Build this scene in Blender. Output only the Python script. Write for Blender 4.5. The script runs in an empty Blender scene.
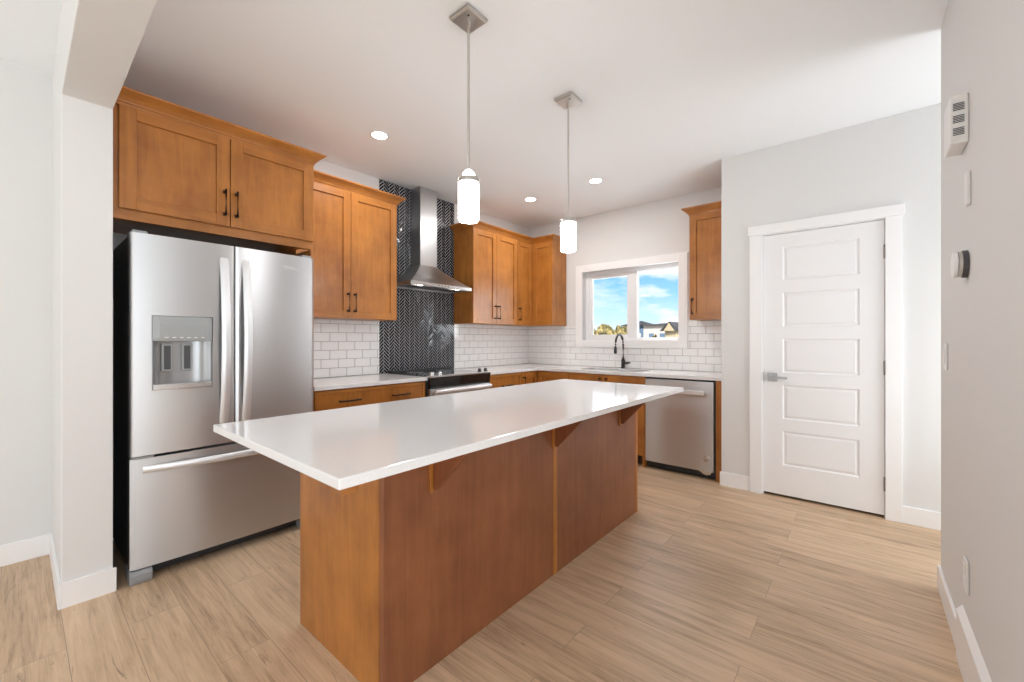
import bpy, bmesh, math, random
from mathutils import Vector, Matrix
random.seed(7)
S = bpy.context.scene
COL = S.collection

# ------------------------------------------------------------------ camera, world, lights, exposure
YAW = math.atan2(350.0, 416.0)
cam = bpy.data.objects.new('camera', bpy.data.cameras.new('camera'))
cam.data.sensor_width = 36.0
cam.data.lens = 416.0 / 1024.0 * 36.0
cam.data.shift_y = -1.0 / 1024.0
cam.data.clip_start = 0.05
cam.data.clip_end = 400
cam.location = (0, 0, 1.22)
cam.rotation_euler = (math.pi / 2, 0, YAW)
COL.objects.link(cam)
S.camera = cam

S.view_settings.view_transform = 'Standard'
S.view_settings.look = 'None'
S.view_settings.gamma = 1.0
S.view_settings.use_curve_mapping = False
S.view_settings.exposure = 0.52
S.cycles.max_bounces = 12
S.cycles.diffuse_bounces = 9
S.cycles.glossy_bounces = 5
S.cycles.transmission_bounces = 8
S.cycles.sample_clamp_indirect = 6.0
S.cycles.use_denoising = True
S.cycles.caustics_reflective = False
S.cycles.caustics_refractive = False


def ND(nt, kind, **kw):
    n = nt.nodes.new(kind)
    for k, v in kw.items():
        if k in n.inputs:
            n.inputs[k].default_value = v
        else:
            setattr(n, k, v)
    return n


def build_world():
    w = bpy.data.worlds.new('sky')
    S.world = w
    w.use_nodes = True
    nt = w.node_tree
    nt.nodes.clear()
    L = nt.links.new
    out = ND(nt, 'ShaderNodeOutputWorld')
    bg = ND(nt, 'ShaderNodeBackground')
    bg.inputs['Strength'].default_value = 1.0
    tc = ND(nt, 'ShaderNodeTexCoord')
    sep = ND(nt, 'ShaderNodeSeparateXYZ')
    L(tc.outputs['Generated'], sep.inputs[0])
    ramp = ND(nt, 'ShaderNodeValToRGB')
    cr = ramp.color_ramp
    cr.elements[0].position = 0.0
    cr.elements[0].color = (0.66, 0.80, 0.88, 1)
    cr.elements[1].position = 0.22
    cr.elements[1].color = (0.10, 0.36, 0.80, 1)
    e = cr.elements.new(0.06)
    e.color = (0.50, 0.74, 0.90, 1)
    e = cr.elements.new(0.11)
    e.color = (0.26, 0.57, 0.88, 1)
    L(sep.outputs['Z'], ramp.inputs[0])
    mp = ND(nt, 'ShaderNodeMapping')
    mp.inputs['Scale'].default_value = (4.2, 4.2, 15.0)
    mp.inputs['Location'].default_value = (0.62, 0.3, 0.35)
    L(tc.outputs['Generated'], mp.inputs[0])
    no = ND(nt, 'ShaderNodeTexNoise', Scale=1.0, Detail=6.0, Roughness=0.55)
    L(mp.outputs[0], no.inputs['Vector'])
    cm = ND(nt, 'ShaderNodeValToRGB')
    cm.color_ramp.elements[0].position = 0.44
    cm.color_ramp.elements[0].color = (0, 0, 0, 1)
    cm.color_ramp.elements[1].position = 0.56
    cm.color_ramp.elements[1].color = (1, 1, 1, 1)
    L(no.outputs['Fac'], cm.inputs[0])
    # broad mask: more cloud towards the east side of the view
    mx = ND(nt, 'ShaderNodeMapRange')
    mx.inputs['From Min'].default_value = -0.50
    mx.inputs['From Max'].default_value = -0.36
    mx.inputs['To Min'].default_value = 0.35
    mx.inputs['To Max'].default_value = 1.0
    L(sep.outputs['X'], mx.inputs['Value'])
    mul = ND(nt, 'ShaderNodeMath', operation='MULTIPLY')
    L(cm.outputs[0], mul.inputs[0])
    L(mx.outputs[0], mul.inputs[1])
    mixc = ND(nt, 'ShaderNodeMix', data_type='RGBA')
    L(mul.outputs[0], mixc.inputs['Factor'])
    L(ramp.outputs[0], mixc.inputs[6])
    mixc.inputs[7].default_value = (0.98, 0.96, 0.96, 1)
    L(mixc.outputs[2], bg.inputs['Color'])
    L(bg.outputs[0], out.inputs[0])


build_world()


def area_light(name, loc, rot, sx, sy, power, col=(1, 1, 1)):
    d = bpy.data.lights.new(name, 'AREA')
    d.shape = 'RECTANGLE'
    d.size = sx
    d.size_y = sy
    d.energy = power
    d.color = col
    o = bpy.data.objects.new(name, d)
    o.location = loc
    o.rotation_euler = rot
    COL.objects.link(o)
    return o


# unseen area lights for daylight, most tilted up to brighten the ceiling
area_light('daylight_patio', (-1.9, -4.80, 1.15), (math.radians(138), 0, 0), 2.3, 2.0, 40, (0.87, 0.945, 1.0))
area_light('daylight_window', (1.3, -4.80, 1.25), (math.radians(138), 0, 0), 1.8, 1.8, 36, (0.87, 0.945, 1.0))
area_light('side_fill', (2.80, -0.45, 1.25), (math.radians(140), 0, math.radians(90)), 2.0, 1.9, 56, (0.87, 0.945, 1.0))  # added fill at an unseen side opening, lifts left cabinets and ceiling
area_light('daylight_kitchen', (-2.06, 4.60, 1.62), (math.radians(-90), 0, 0), 1.1, 0.74, 10, (0.9, 0.96, 1.0))
area_light('hall_fill', (1.60, 3.2, 1.25), (math.radians(115), 0, math.radians(90)), 0.9, 1.9, 24, (0.92, 0.965, 1.0))  # added fill, the hall has no window; brightens pantry wall and island
for i_, (cx_, cy_) in enumerate(((-2.739, 1.727), (-2.735, 3.560), (-1.945, 3.548))):
    l_ = area_light('can_lamp', (cx_, cy_, 2.728), (0, 0, 0), 0.1, 0.1, 5, (1.0, 0.98, 0.95))
    l_.data.shape = 'DISK'
sun = bpy.data.objects.new('sun', bpy.data.lights.new('sun', 'SUN'))
sun.data.energy = 4.0
sun.data.angle = 0.01
sun.data.color = (1.0, 0.93, 0.82)
sun.rotation_euler = (math.radians(60), 0, math.radians(52))
COL.objects.link(sun)

# ------------------------------------------------------------------ materials
MATS = {}


def new_mat(name):
    m = bpy.data.materials.new(name)
    m.use_nodes = True
    MATS[name] = m
    return m, m.node_tree, m.node_tree.nodes['Principled BSDF'], m.node_tree.links.new


def plain(name, col, rough=0.5, metal=0.0, emit=None, es=0.0, coat=0.0, bump=0.0, bscale=200, spec=0.5):
    m, nt, b, L = new_mat(name)
    b.inputs['Base Color'].default_value = (*col, 1)
    b.inputs['Roughness'].default_value = rough
    b.inputs['Metallic'].default_value = metal
    b.inputs['Specular IOR Level'].default_value = spec
    b.inputs['Coat Weight'].default_value = coat
    if emit:
        b.inputs['Emission Color'].default_value = (*emit, 1)
        b.inputs['Emission Strength'].default_value = es
    tc = ND(nt, 'ShaderNodeTexCoord')
    n = ND(nt, 'ShaderNodeTexNoise', Scale=bscale, Detail=3.0)
    L(tc.outputs['Object'], n.inputs['Vector'])
    if bump:
        bp = ND(nt, 'ShaderNodeBump', Strength=bump, Distance=0.002)
        L(n.outputs['Fac'], bp.inputs['Height'])
        L(bp.outputs[0], b.inputs['Normal'])
    # a trace of tonal variation so no surface is perfectly flat
    mr = ND(nt, 'ShaderNodeMapRange')
    mr.inputs['To Min'].default_value = max(0.0, rough - 0.03)
    mr.inputs['To Max'].default_value = min(1.0, rough + 0.03)
    L(n.outputs['Fac'], mr.inputs['Value'])
    L(mr.outputs[0], b.inputs['Roughness'])
    return m


def wood(name, scale, c_dark, c_light, rough=0.33):
    m, nt, b, L = new_mat(name)
    tc = ND(nt, 'ShaderNodeTexCoord')
    mp = ND(nt, 'ShaderNodeMapping')
    mp.inputs['Scale'].default_value = scale
    L(tc.outputs['Object'], mp.inputs[0])
    n1 = ND(nt, 'ShaderNodeTexNoise', Scale=1.0, Detail=8.0, Roughness=0.62, Distortion=0.6)
    L(mp.outputs[0], n1.inputs['Vector'])
    n2 = ND(nt, 'ShaderNodeTexNoise', Scale=4.5, Detail=3.0, Roughness=0.6)
    L(tc.outputs['Object'], n2.inputs['Vector'])
    ad = ND(nt, 'ShaderNodeMath', operation='MULTIPLY_ADD')
    ad.inputs[1].default_value = 0.55
    L(n2.outputs['Fac'], ad.inputs[0])
    mu = ND(nt, 'ShaderNodeMath', operation='MULTIPLY')
    mu.inputs[1].default_value = 0.45
    L(n1.outputs['Fac'], mu.inputs[0])
    L(mu.outputs[0], ad.inputs[2])
    r = ND(nt, 'ShaderNodeValToRGB')
    r.color_ramp.elements[0].position = 0.33
    r.color_ramp.elements[0].color = (*c_dark, 1)
    r.color_ramp.elements[1].position = 0.66
    r.color_ramp.elements[1].color = (*c_light, 1)
    L(ad.outputs[0], r.inputs[0])
    L(r.outputs[0], b.inputs['Base Color'])
    b.inputs['Roughness'].default_value = rough
    b.inputs['Coat Weight'].default_value = 0.12
    b.inputs['Coat Roughness'].default_value = 0.16
    bp = ND(nt, 'ShaderNodeBump', Strength=0.06, Distance=0.001)
    L(n1.outputs['Fac'], bp.inputs['Height'])
    L(bp.outputs[0], b.inputs['Normal'])
    return m


WD, WL = (0.275, 0.094, 0.016), (0.50, 0.195, 0.037)
wood('wood_v', (26, 26, 2.2), WD, WL)
wood('wood_hy', (26, 2.2, 26), WD, WL)
wood('wood_hx', (2.2, 26, 26), WD, WL)
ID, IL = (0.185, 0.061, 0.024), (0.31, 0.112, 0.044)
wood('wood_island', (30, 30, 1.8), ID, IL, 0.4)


def steel(name, col=(0.61, 0.615, 0.625), rough=0.36, stretch=(2, 2, 600), aniso=0.8):
    m, nt, b, L = new_mat(name)
    b.inputs['Base Color'].default_value = (*col, 1)
    b.inputs['Metallic'].default_value = 1.0
    b.inputs['Anisotropic'].default_value = aniso
    b.inputs['Anisotropic Rotation'].default_value = 0.25
    tg = ND(nt, 'ShaderNodeTangent', direction_type='RADIAL', axis='Z')
    L(tg.outputs[0], b.inputs['Tangent'])
    tc = ND(nt, 'ShaderNodeTexCoord')
    mp = ND(nt, 'ShaderNodeMapping')
    mp.inputs['Scale'].default_value = stretch
    L(tc.outputs['Object'], mp.inputs[0])
    n = ND(nt, 'ShaderNodeTexNoise', Scale=1.0, Detail=2.0)
    L(mp.outputs[0], n.inputs['Vector'])
    mr = ND(nt, 'ShaderNodeMapRange')
    mr.inputs['To Min'].default_value = rough - 0.008
    mr.inputs['To Max'].default_value = rough + 0.012
    L(n.outputs['Fac'], mr.inputs['Value'])
    L(mr.outputs[0], b.inputs['Roughness'])
    return m


steel('steel')
steel('steel_bright', (0.68, 0.685, 0.69), 0.27, stretch=(2, 2, 40), aniso=0.5)
plain('handle_steel', (0.78, 0.785, 0.80), 0.42, 0.75)
plain('hood_steel', (0.60, 0.605, 0.61), 0.30, 1.0, bscale=3)
plain('nickel_dark', (0.30, 0.29, 0.28), 0.3, 0.9)
steel('nickel', (0.62, 0.60, 0.57), 0.34, aniso=0.2)
plain('wall_paint', (0.74, 0.74, 0.735), 0.75, bump=0.05, bscale=350, spec=0.25)
plain('ceiling_paint', (0.90, 0.93, 0.955), 0.85, bump=0.35, bscale=70, spec=0.2)
plain('trim_paint', (0.88, 0.88, 0.885), 0.38)
plain('door_paint', (0.86, 0.86, 0.87), 0.42)
plain('black_metal', (0.035, 0.020, 0.016), 0.4, 0.6)
plain('matte_black', (0.012, 0.012, 0.013), 0.45)
plain('black_plastic', (0.02, 0.02, 0.022), 0.5)
plain('glass_black', (0.01, 0.011, 0.013), 0.06, coat=0.5)
plain('grout', (0.20, 0.20, 0.21), 0.9)
plain('grout_light', (0.62, 0.63, 0.65), 0.8)
plain('tile_white', (0.84, 0.84, 0.84), 0.10, coat=0.3)
plain('tile_dark', (0.016, 0.019, 0.026), 0.13)
plain('grey_plastic', (0.30, 0.31, 0.32), 0.35)
plain('grey_niche', (0.34, 0.34, 0.34), 0.3, 0.6)
plain('grey_panel', (0.36, 0.38, 0.385), 0.22)
plain('dark_grey', (0.07, 0.07, 0.075), 0.5)
plain('fridge_side', (0.045, 0.045, 0.047), 0.5)
plain('plate_white', (0.80, 0.80, 0.79), 0.35)
plain('shade_glass', (0.9, 0.9, 0.9), 0.25, emit=(0.97, 0.985, 1.0), es=22.0)
plain('lamp_disc', (0.9, 0.9, 0.9), 0.4, emit=(1.0, 0.97, 0.92), es=22.0)
plain('hood_lamp', (0.9, 0.9, 0.9), 0.4, emit=(1.0, 0.93, 0.80), es=9.0)
plain('vinyl', (0.82, 0.82, 0.83), 0.35)
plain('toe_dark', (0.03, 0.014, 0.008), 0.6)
plain('siding_white', (0.80, 0.74, 0.70), 0.8)
plain('siding_blue', (0.16, 0.27, 0.40), 0.8)
plain('osb', (0.62, 0.50, 0.32), 0.85)
plain('roof_dark', (0.05, 0.05, 0.055), 0.9)
plain('bark', (0.10, 0.07, 0.05), 0.9)
plain('field', (0.30, 0.24, 0.12), 0.95, bscale=3)


def quartz():
    m, nt, b, L = new_mat('quartz')
    tc = ND(nt, 'ShaderNodeTexCoord')
    v = ND(nt, 'ShaderNodeTexNoise', Scale=420.0, Detail=2.0)
    L(tc.outputs['Object'], v.inputs['Vector'])
    r = ND(nt, 'ShaderNodeValToRGB')
    r.color_ramp.elements[0].position = 0.30
    r.color_ramp.elements[0].color = (0.72, 0.72, 0.72, 1)
    r.color_ramp.elements[1].position = 0.5
    r.color_ramp.elements[1].color = (0.81, 0.81, 0.815, 1)
    L(v.outputs['Fac'], r.inputs[0])
    L(r.outputs[0], b.inputs['Base Color'])
    b.inputs['Roughness'].default_value = 0.09
    b.inputs['IOR'].default_value = 1.55


quartz()


def foliage():
    m, nt, b, L = new_mat('foliage')
    tc = ND(nt, 'ShaderNodeTexCoord')
    v = ND(nt, 'ShaderNodeTexNoise', Scale=2.5, Detail=4.0)
    L(tc.outputs['Object'], v.inputs['Vector'])
    r = ND(nt, 'ShaderNodeValToRGB')
    r.color_ramp.elements[0].position = 0.40
    r.color_ramp.elements[0].color = (0.06, 0.06, 0.02, 1)
    r.color_ramp.elements[1].position = 0.6
    r.color_ramp.elements[1].color = (0.55, 0.42, 0.16, 1)
    L(v.outputs['Fac'], r.inputs[0])
    L(r.outputs[0], b.inputs['Base Color'])
    b.inputs['Roughness'].default_value = 0.9


foliage()


def glass():
    m, nt, b, L = new_mat('glass')
    nt.nodes.remove(b)
    out = nt.nodes['Material Output']
    tr = ND(nt, 'ShaderNodeBsdfTransparent')
    gl = ND(nt, 'ShaderNodeBsdfGlossy', Roughness=0.02)
    fr = ND(nt, 'ShaderNodeFresnel', IOR=1.45)
    mx = ND(nt, 'ShaderNodeMixShader')
    L(fr.outputs[0], mx.inputs[0])
    L(tr.outputs[0], mx.inputs[1])
    L(gl.outputs[0], mx.inputs[2])
    L(mx.outputs[0], out.inputs[0])


glass()


def floor_mat():
    m, nt, b, L = new_mat('floor_planks')
    tc = ND(nt, 'ShaderNodeTexCoord')
    mp = ND(nt, 'ShaderNodeMapping')
    mp.inputs['Location'].default_value = (0.35, 0.055, 0)
    L(tc.outputs['Object'], mp.inputs[0])
    br = ND(nt, 'ShaderNodeTexBrick')
    br.offset = 0.37
    br.offset_frequency = 2
    br.inputs['Scale'].default_value = 1.0
    br.inputs['Brick Width'].default_value = 1.5
    br.inputs['Row Height'].default_value = 0.18
    br.inputs['Mortar Size'].default_value = 0.0012
    br.inputs['Mortar Smooth'].default_value = 0.2
    br.inputs['Bias'].default_value = 0.0
    br.inputs['Color1'].default_value = (0, 0, 0, 1)
    br.inputs['Color2'].default_value = (1, 1, 1, 1)
    br.inputs['Mortar'].default_value = (0.5, 0.5, 0.5, 1)
    L(mp.outputs[0], br.inputs['Vector'])
    # grain, shifted per plank
    sc = ND(nt, 'ShaderNodeVectorMath', operation='SCALE')
    sc.inputs['Scale'].default_value = 7.3
    L(br.outputs['Color'], sc.inputs[0])
    ad = ND(nt, 'ShaderNodeVectorMath', operation='ADD')
    L(tc.outputs['Object'], ad.inputs[0])
    L(sc.outputs[0], ad.inputs[1])
    m1 = ND(nt, 'ShaderNodeMapping')
    m1.inputs['Scale'].default_value = (1.1, 13, 1)
    L(ad.outputs[0], m1.inputs[0])
    g1 = ND(nt, 'ShaderNodeTexNoise', Scale=1.6, Detail=9.0, Roughness=0.68, Distortion=0.7)
    L(m1.outputs[0], g1.inputs['Vector'])
    m2 = ND(nt, 'ShaderNodeMapping')
    m2.inputs['Scale'].default_value = (2.2, 70, 1)
    L(ad.outputs[0], m2.inputs[0])
    g2 = ND(nt, 'ShaderNodeTexNoise', Scale=2.0, Detail=4.0, Roughness=0.6)
    L(m2.outputs[0], g2.inputs['Vector'])
    a = ND(nt, 'ShaderNodeMath', operation='MULTIPLY')
    a.inputs[1].default_value = 0.62
    L(g1.outputs['Fac'], a.inputs[0])
    c = ND(nt, 'ShaderNodeMath', operation='MULTIPLY_ADD')
    c.inputs[1].default_value = 0.26
    L(g2.outputs['Fac'], c.inputs[0])
    L(a.outputs[0], c.inputs[2])
    sp = ND(nt, 'ShaderNodeSeparateColor')
    L(br.outputs['Color'], sp.inputs[0])
    d = ND(nt, 'ShaderNodeMath', operation='MULTIPLY_ADD')
    d.inputs[1].default_value = 0.09
    L(sp.outputs[0], d.inputs[0])
    L(c.outputs[0], d.inputs[2])
    r = ND(nt, 'ShaderNodeValToRGB')
    cr = r.color_ramp
    cr.elements[0].position = 0.33
    cr.elements[0].color = (0.34, 0.225, 0.135, 1)
    cr.elements[1].position = 0.62
    cr.elements[1].color = (0.70, 0.52, 0.35, 1)
    e = cr.elements.new(0.42)
    e.color = (0.50, 0.35, 0.222, 1)
    e = cr.elements.new(0.50)
    e.color = (0.60, 0.43, 0.28, 1)
    L(d.outputs[0], r.inputs[0])
    # occasional dark knots and cracks in the grain
    m3 = ND(nt, 'ShaderNodeMapping')
    m3.inputs['Scale'].default_value = (3.2, 24, 1)
    L(ad.outputs[0], m3.inputs[0])
    g3 = ND(nt, 'ShaderNodeTexNoise', Scale=1.0, Detail=6.0, Roughness=0.7, Distortion=1.2)
    L(m3.outputs[0], g3.inputs['Vector'])
    kr = ND(nt, 'ShaderNodeMapRange')
    kr.inputs['From Min'].default_value = 0.60
    kr.inputs['From Max'].default_value = 0.74
    L(g3.outputs['Fac'], kr.inputs['Value'])
    km = ND(nt, 'ShaderNodeMix', data_type='RGBA')
    L(kr.outputs[0], km.inputs['Factor'])
    L(r.outputs[0], km.inputs[6])
    km.inputs[7].default_value = (0.24, 0.155, 0.095, 1)
    # seams
    mx = ND(nt, 'ShaderNodeMix', data_type='RGBA')
    L(br.outputs['Fac'], mx.inputs['Factor'])
    L(km.outputs[2], mx.inputs[6])
    mx.inputs[7].default_value = (0.33, 0.235, 0.165, 1)
    L(mx.outputs[2], b.inputs['Base Color'])
    b.inputs['Roughness'].default_value = 0.42
    bp = ND(nt, 'ShaderNodeBump', Strength=0.12, Distance=0.002)
    L(g2.outputs['Fac'], bp.inputs['Height'])
    L(bp.outputs[0], b.inputs['Normal'])


floor_mat()


# ------------------------------------------------------------------ mesh builder
class MB:
    def __init__(s, xf=None):
        s.v, s.f, s.m, s.xf, s.mats, s.cur = [], [], [], xf, [], 0

    def mat(s, name):
        if name not in s.mats:
            s.mats.append(name)
        s.cur = s.mats.index(name)
        return s

    def add(s, vs, fs):
        o = len(s.v)
        for p in vs:
            s.v.append(s.xf(*p) if s.xf else tuple(p))
        for f in fs:
            s.f.append([i + o for i in f])
            s.m.append(s.cur)
        return s

    def box(s, x0, x1, y0, y1, z0, z1):
        return s.add([(x0, y0, z0), (x1, y0, z0), (x1, y1, z0), (x0, y1, z0), (x0, y0, z1), (x1, y0, z1), (x1, y1, z1), (x0, y1, z1)],
                     [(0, 3, 2, 1), (4, 5, 6, 7), (0, 1, 5, 4), (1, 2, 6, 5), (2, 3, 7, 6), (3, 0, 4, 7)])

    def lathe(s, c, prof, axis='z', n=24, caps=True):
        vs, fs = [], []
        for (r, h) in prof:
            for i in range(n):
                a = 2 * math.pi * i / n
                p, q = r * math.cos(a), r * math.sin(a)
                vs.append({'z': (c[0] + p, c[1] + q, c[2] + h), 'x': (c[0] + h, c[1] + p, c[2] + q), 'y': (c[0] + p, c[1] + h, c[2] + q)}[axis])
        for k in range(len(prof) - 1):
            for i in range(n):
                j = (i + 1) % n
                fs.append((k * n + i, k * n + j, (k + 1) * n + j, (k + 1) * n + i))
        if caps:
            fs.append(tuple(reversed(range(n))))
            fs.append(tuple((len(prof) - 1) * n + i for i in range(n)))
        return s.add(vs, fs)

    def tube(s, pts, r, n=12):
        pts = [Vector(p) for p in pts]
        vs, fs = [], []
        up = Vector((0.13, 0.21, 0.97)).normalized()
        for i, p in enumerate(pts):
            t = (pts[min(i + 1, len(pts) - 1)] - pts[max(i - 1, 0)]).normalized()
            a = t.cross(up)
            if a.length < 0.2:
                a = t.cross(Vector((1, 0, 0)))
            a.normalize()
            bb = t.cross(a)
            rr = r[i] if isinstance(r, (list, tuple)) else r
            for k in range(n):
                an = 2 * math.pi * k / n
                vs.append(tuple(p + a * rr * math.cos(an) + bb * rr * math.sin(an)))
            up = bb if abs(t.z) > 0.9 else up
        for i in range(len(pts) - 1):
            for k in range(n):
                j = (k + 1) % n
                fs.append((i * n + k, i * n + j, (i + 1) * n + j, (i + 1) * n + k))
        fs.append(tuple(reversed(range(n))))
        fs.append(tuple((len(pts) - 1) * n + k for k in range(n)))
        return s.add(vs, fs)

    def loft(s, loops, caps=True):
        n = len(loops[0])
        vs = [p for l in loops for p in l]
        fs = []
        for k in range(len(loops) - 1):
            for i in range(n):
                j = (i + 1) % n
                fs.append((k * n + i, k * n + j, (k + 1) * n + j, (k + 1) * n + i))
        if caps:
            fs.append(tuple(reversed(range(n))))
            fs.append(tuple((len(loops) - 1) * n + i for i in range(n)))
        return s.add(vs, fs)

    def prism(s, poly, axis, a0, a1):
        """poly: 2D outline in the plane of the two other axes (cyclic order)."""
        def P(p, a):
            return {'x': (a, p[0], p[1]), 'y': (p[0], a, p[1]), 'z': (p[0], p[1], a)}[axis]
        return s.loft([[P(p, a0) for p in poly], [P(p, a1) for p in poly]])


def abs_loc(o):
    v = Vector((0, 0, 0))
    while o:
        v += o.location
        o = o.parent
    return v


def obj(name, mb, mat=None, parent=None, origin=None, bevel=0.0, smooth=None, seg=2):
    me = bpy.data.meshes.new(name)
    base = abs_loc(parent) if parent else Vector(origin or (0, 0, 0))
    me.from_pydata([tuple(Vector(p) - base) for p in mb.v], [], mb.f)
    if mb.mats:
        for n_ in mb.mats:
            me.materials.append(MATS[n_])
        me.polygons.foreach_set('material_index', mb.m)
    else:
        me.materials.append(MATS[mat])
    me.validate()
    bm = bmesh.new()
    bm.from_mesh(me)
    bmesh.ops.recalc_face_normals(bm, faces=bm.faces)
    bm.to_mesh(me)
    bm.free()
    o = bpy.data.objects.new(name, me)
    COL.objects.link(o)
    if parent:
        o.parent = parent
    else:
        o.location = base
    if bevel:
        bv = o.modifiers.new('bevel', 'BEVEL')
        bv.width = bevel
        bv.segments = seg
        bv.limit_method = 'ANGLE'
        bv.angle_limit = math.radians(50)
    if smooth:
        me.shade_smooth()
        me.set_sharp_from_angle(angle=math.radians(smooth))
    return o


def struct(name, mb, mat=None, bevel=0.0, parent=None, origin=None):
    o = obj(name, mb, mat, parent, bevel=bevel, origin=origin)
    if parent is None:
        o['kind'] = 'structure'
    return o


def tag(o, label, cat, group=None):
    o['label'] = label
    o['category'] = cat
    if group:
        o['group'] = group
    return o


def thing(name, label, cat, loc, group=None):
    o = bpy.data.objects.new(name, None)
    o.empty_display_size = 0.1
    COL.objects.link(o)
    o.location = loc
    return tag(o, label, cat, group)


def copy_tree(o, parent=None):
    c = o.copy()
    COL.objects.link(c)
    if parent:
        c.parent = parent
    for ch in list(o.children):
        copy_tree(ch, c)
    return c


# local frames: (u along the face, w out of the face, z up)
def FX(plane):  # faces +x, u = world y
    return lambda u, w, z: (plane + w, u, z)


def FY(plane):  # faces -y, u = world x
    return lambda u, w, z: (u, plane - w, z)


# ------------------------------------------------------------------ room shell
H = 2.74
XW = -3.49      # kitchen cabinet wall
YW = 4.49       # window wall
XL = -3.55      # living area left wall
XR = 0.295      # right wall

struct('floor', MB().box(-3.75, 3.1, -5.1, 4.7, -0.08, 0), 'floor_planks')
struct('ceiling', MB().box(-3.75, 3.1, -5.1, 4.7, H, H + 0.1), 'ceiling_paint')
struct('wall_left', MB().box(XW - 0.2, XW, 0.30, YW + 0.2, 0, H).box(XL - 0.14, XL, -5.1, 0.30, 0, H), 'wall_paint')
struct('wall_partition', MB().prism([(XL, 0), (-2.785, 0), (-2.785, H - 0.4), (2.95, H - 0.4), (2.95, H), (XL, H)], 'y', 0.128, 0.299), 'wall_paint', bevel=0.004)
wx0, wx1, wz0, wz1 = -2.64, -1.475, 1.215, 2.055
struct('wall_back', MB().box(XW, wx0, YW, YW + 0.2, 0, H).box(wx1, -0.905, YW, YW + 0.2, 0, H)
       .box(wx0, wx1, YW, YW + 0.2, 0, wz0).box(wx0, wx1, YW, YW + 0.2, wz1, H), 'wall_paint')
# pantry box: side wall and front wall round the door opening
dx0, dx1, dzt = -0.603, 0.122, 2.05
struct('wall_pantry', MB().prism([(-0.905, 0), (dx0, 0), (dx0, dzt), (dx1, dzt), (dx1, 0), (1.75, 0), (1.75, H), (-0.905, H)], 'y', 3.81, 3.93).box(-0.905, -0.79, 3.93, YW + 0.2, 0, H).box(-0.79, 1.75, YW, YW + 0.2, 0, H), 'wall_paint', bevel=0.003)
struct('wall_right', MB().box(XR, XR + 0.13, 0.95, 2.905, 0, H), 'wall_paint', bevel=0.004)
struct('wall_hall', MB().box(1.75, 1.88, 2.6, YW + 0.2, 0, H).box(XR + 0.13, 1.88, 2.5, 2.6, 0, H), 'wall_paint')
struct('wall_rear', MB().box(-3.7, -3.1, -5.1, -4.95, 0, H).box(-0.7, 0.35, -5.1, -4.95, 0, H).box(2.25, 3.1, -5.1, -4.95, 0, H)
       .box(-3.1, -0.7, -5.1, -4.95, 2.35, H).box(0.35, 2.25, -5.1, -4.95, 2.35, H)
       .box(-3.1, -0.7, -5.1, -4.95, 0, 0.12).box(0.35, 2.25, -5.1, -4.95, 0, 0.35), 'wall_paint')
struct('wall_side', MB().box(2.95, 3.1, -4.95, -1.55, 0, H).box(2.95, 3.1, 0.65, 1.08, 0, H).box(2.95, 3.1, -1.55, 0.65, 2.35, H)
       .box(2.95, 3.1, -1.55, 0.65, 0, 0.35).box(XR + 0.13, 3.1, 0.95, 1.08, 0, H), 'wall_paint')

# baseboards
bb = 0.115
struct('baseboard_left', MB().box(XL, XL + 0.012, -4.95, 0.128, 0, bb), 'trim_paint', bevel=0.003)
struct('baseboard_partition', MB().box(XL + 0.012, -2.773, 0.116, 0.128, 0, bb).box(-2.785, -2.773, 0.128, 0.310, 0, bb), 'trim_paint', bevel=0.002)
struct('baseboard_pantry', MB().box(-0.915, -0.692, 3.798, 3.81, 0, bb).box(0.205, 1.75, 3.798, 3.81, 0, bb), 'trim_paint', bevel=0.003)
struct('baseboard_right', MB().box(XR - 0.012, XR, 2.33, 2.917, 0, bb), 'trim_paint', bevel=0.003)
p = [(XR, 0), (XR - 0.018, 0), (XR - 0.018, 0.185), (XR, 0.208)]
struct('trim_1', MB().prism(p, 'y', 0.96, 2.33), 'trim_paint', bevel=0.0015)

# kitchen window
casing = MB(FY(YW))
ox0, ox1, oz0, oz1 = -2.728, -1.384, 1.13, 2.135
casing.box(ox0, wx0 + 0.004, 0, 0.018, oz0, oz1).box(wx1 - 0.004, ox1, 0, 0.018, oz0, oz1)
casing.box(wx0 + 0.004, wx1 - 0.004, 0, 0.018, wz1 - 0.004, oz1).box(wx0 + 0.004, wx1 - 0.004, 0, 0.018, oz0, wz0 + 0.004)
win = struct('window_1', casing, 'trim_paint', bevel=0.002)
rv = MB(FY(YW))  # reveal lining and vinyl frame
f0, f1, g0, g1 = wx0, wx1, wz0, wz1
for (a, b_, c, d) in ((f0, f0 + 0.05, g0, g1), (f1 - 0.035, f1, g0, g1), (f0 + 0.05, f1 - 0.035, g1 - 0.045, g1), (f0 + 0.05, f1 - 0.035, g0, g0 + 0.035)):
    rv.box(a, b_, -0.13, -0.075, c, d)
rv.box(-2.045, -1.965, -0.128, -0.07, g0 + 0.035, g1 - 0.045)
obj('window_frame', rv, 'vinyl', win, bevel=0.003)
sash = MB(FY(YW))
for (a, b_, c, d) in ((-2.5895, -2.545, 1.25, 2.01), (-2.095, -2.0455, 1.25, 2.01), (-2.545, -2.095, 1.965, 2.01), (-2.545, -2.095, 1.25, 1.285)):
    sash.box(a, b_, -0.105, -0.082, c, d)
obj('window_sash', sash, 'vinyl', win, bevel=0.003)
obj('window_pane', MB(FY(YW)).box(-2.55, -2.08, -0.098, -0.093, 1.28, 1.97), 'glass', win)
obj('window_pane', MB(FY(YW)).box(-1.97, -1.505, -0.112, -0.107, 1.245, 2.015), 'glass', win)

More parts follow.
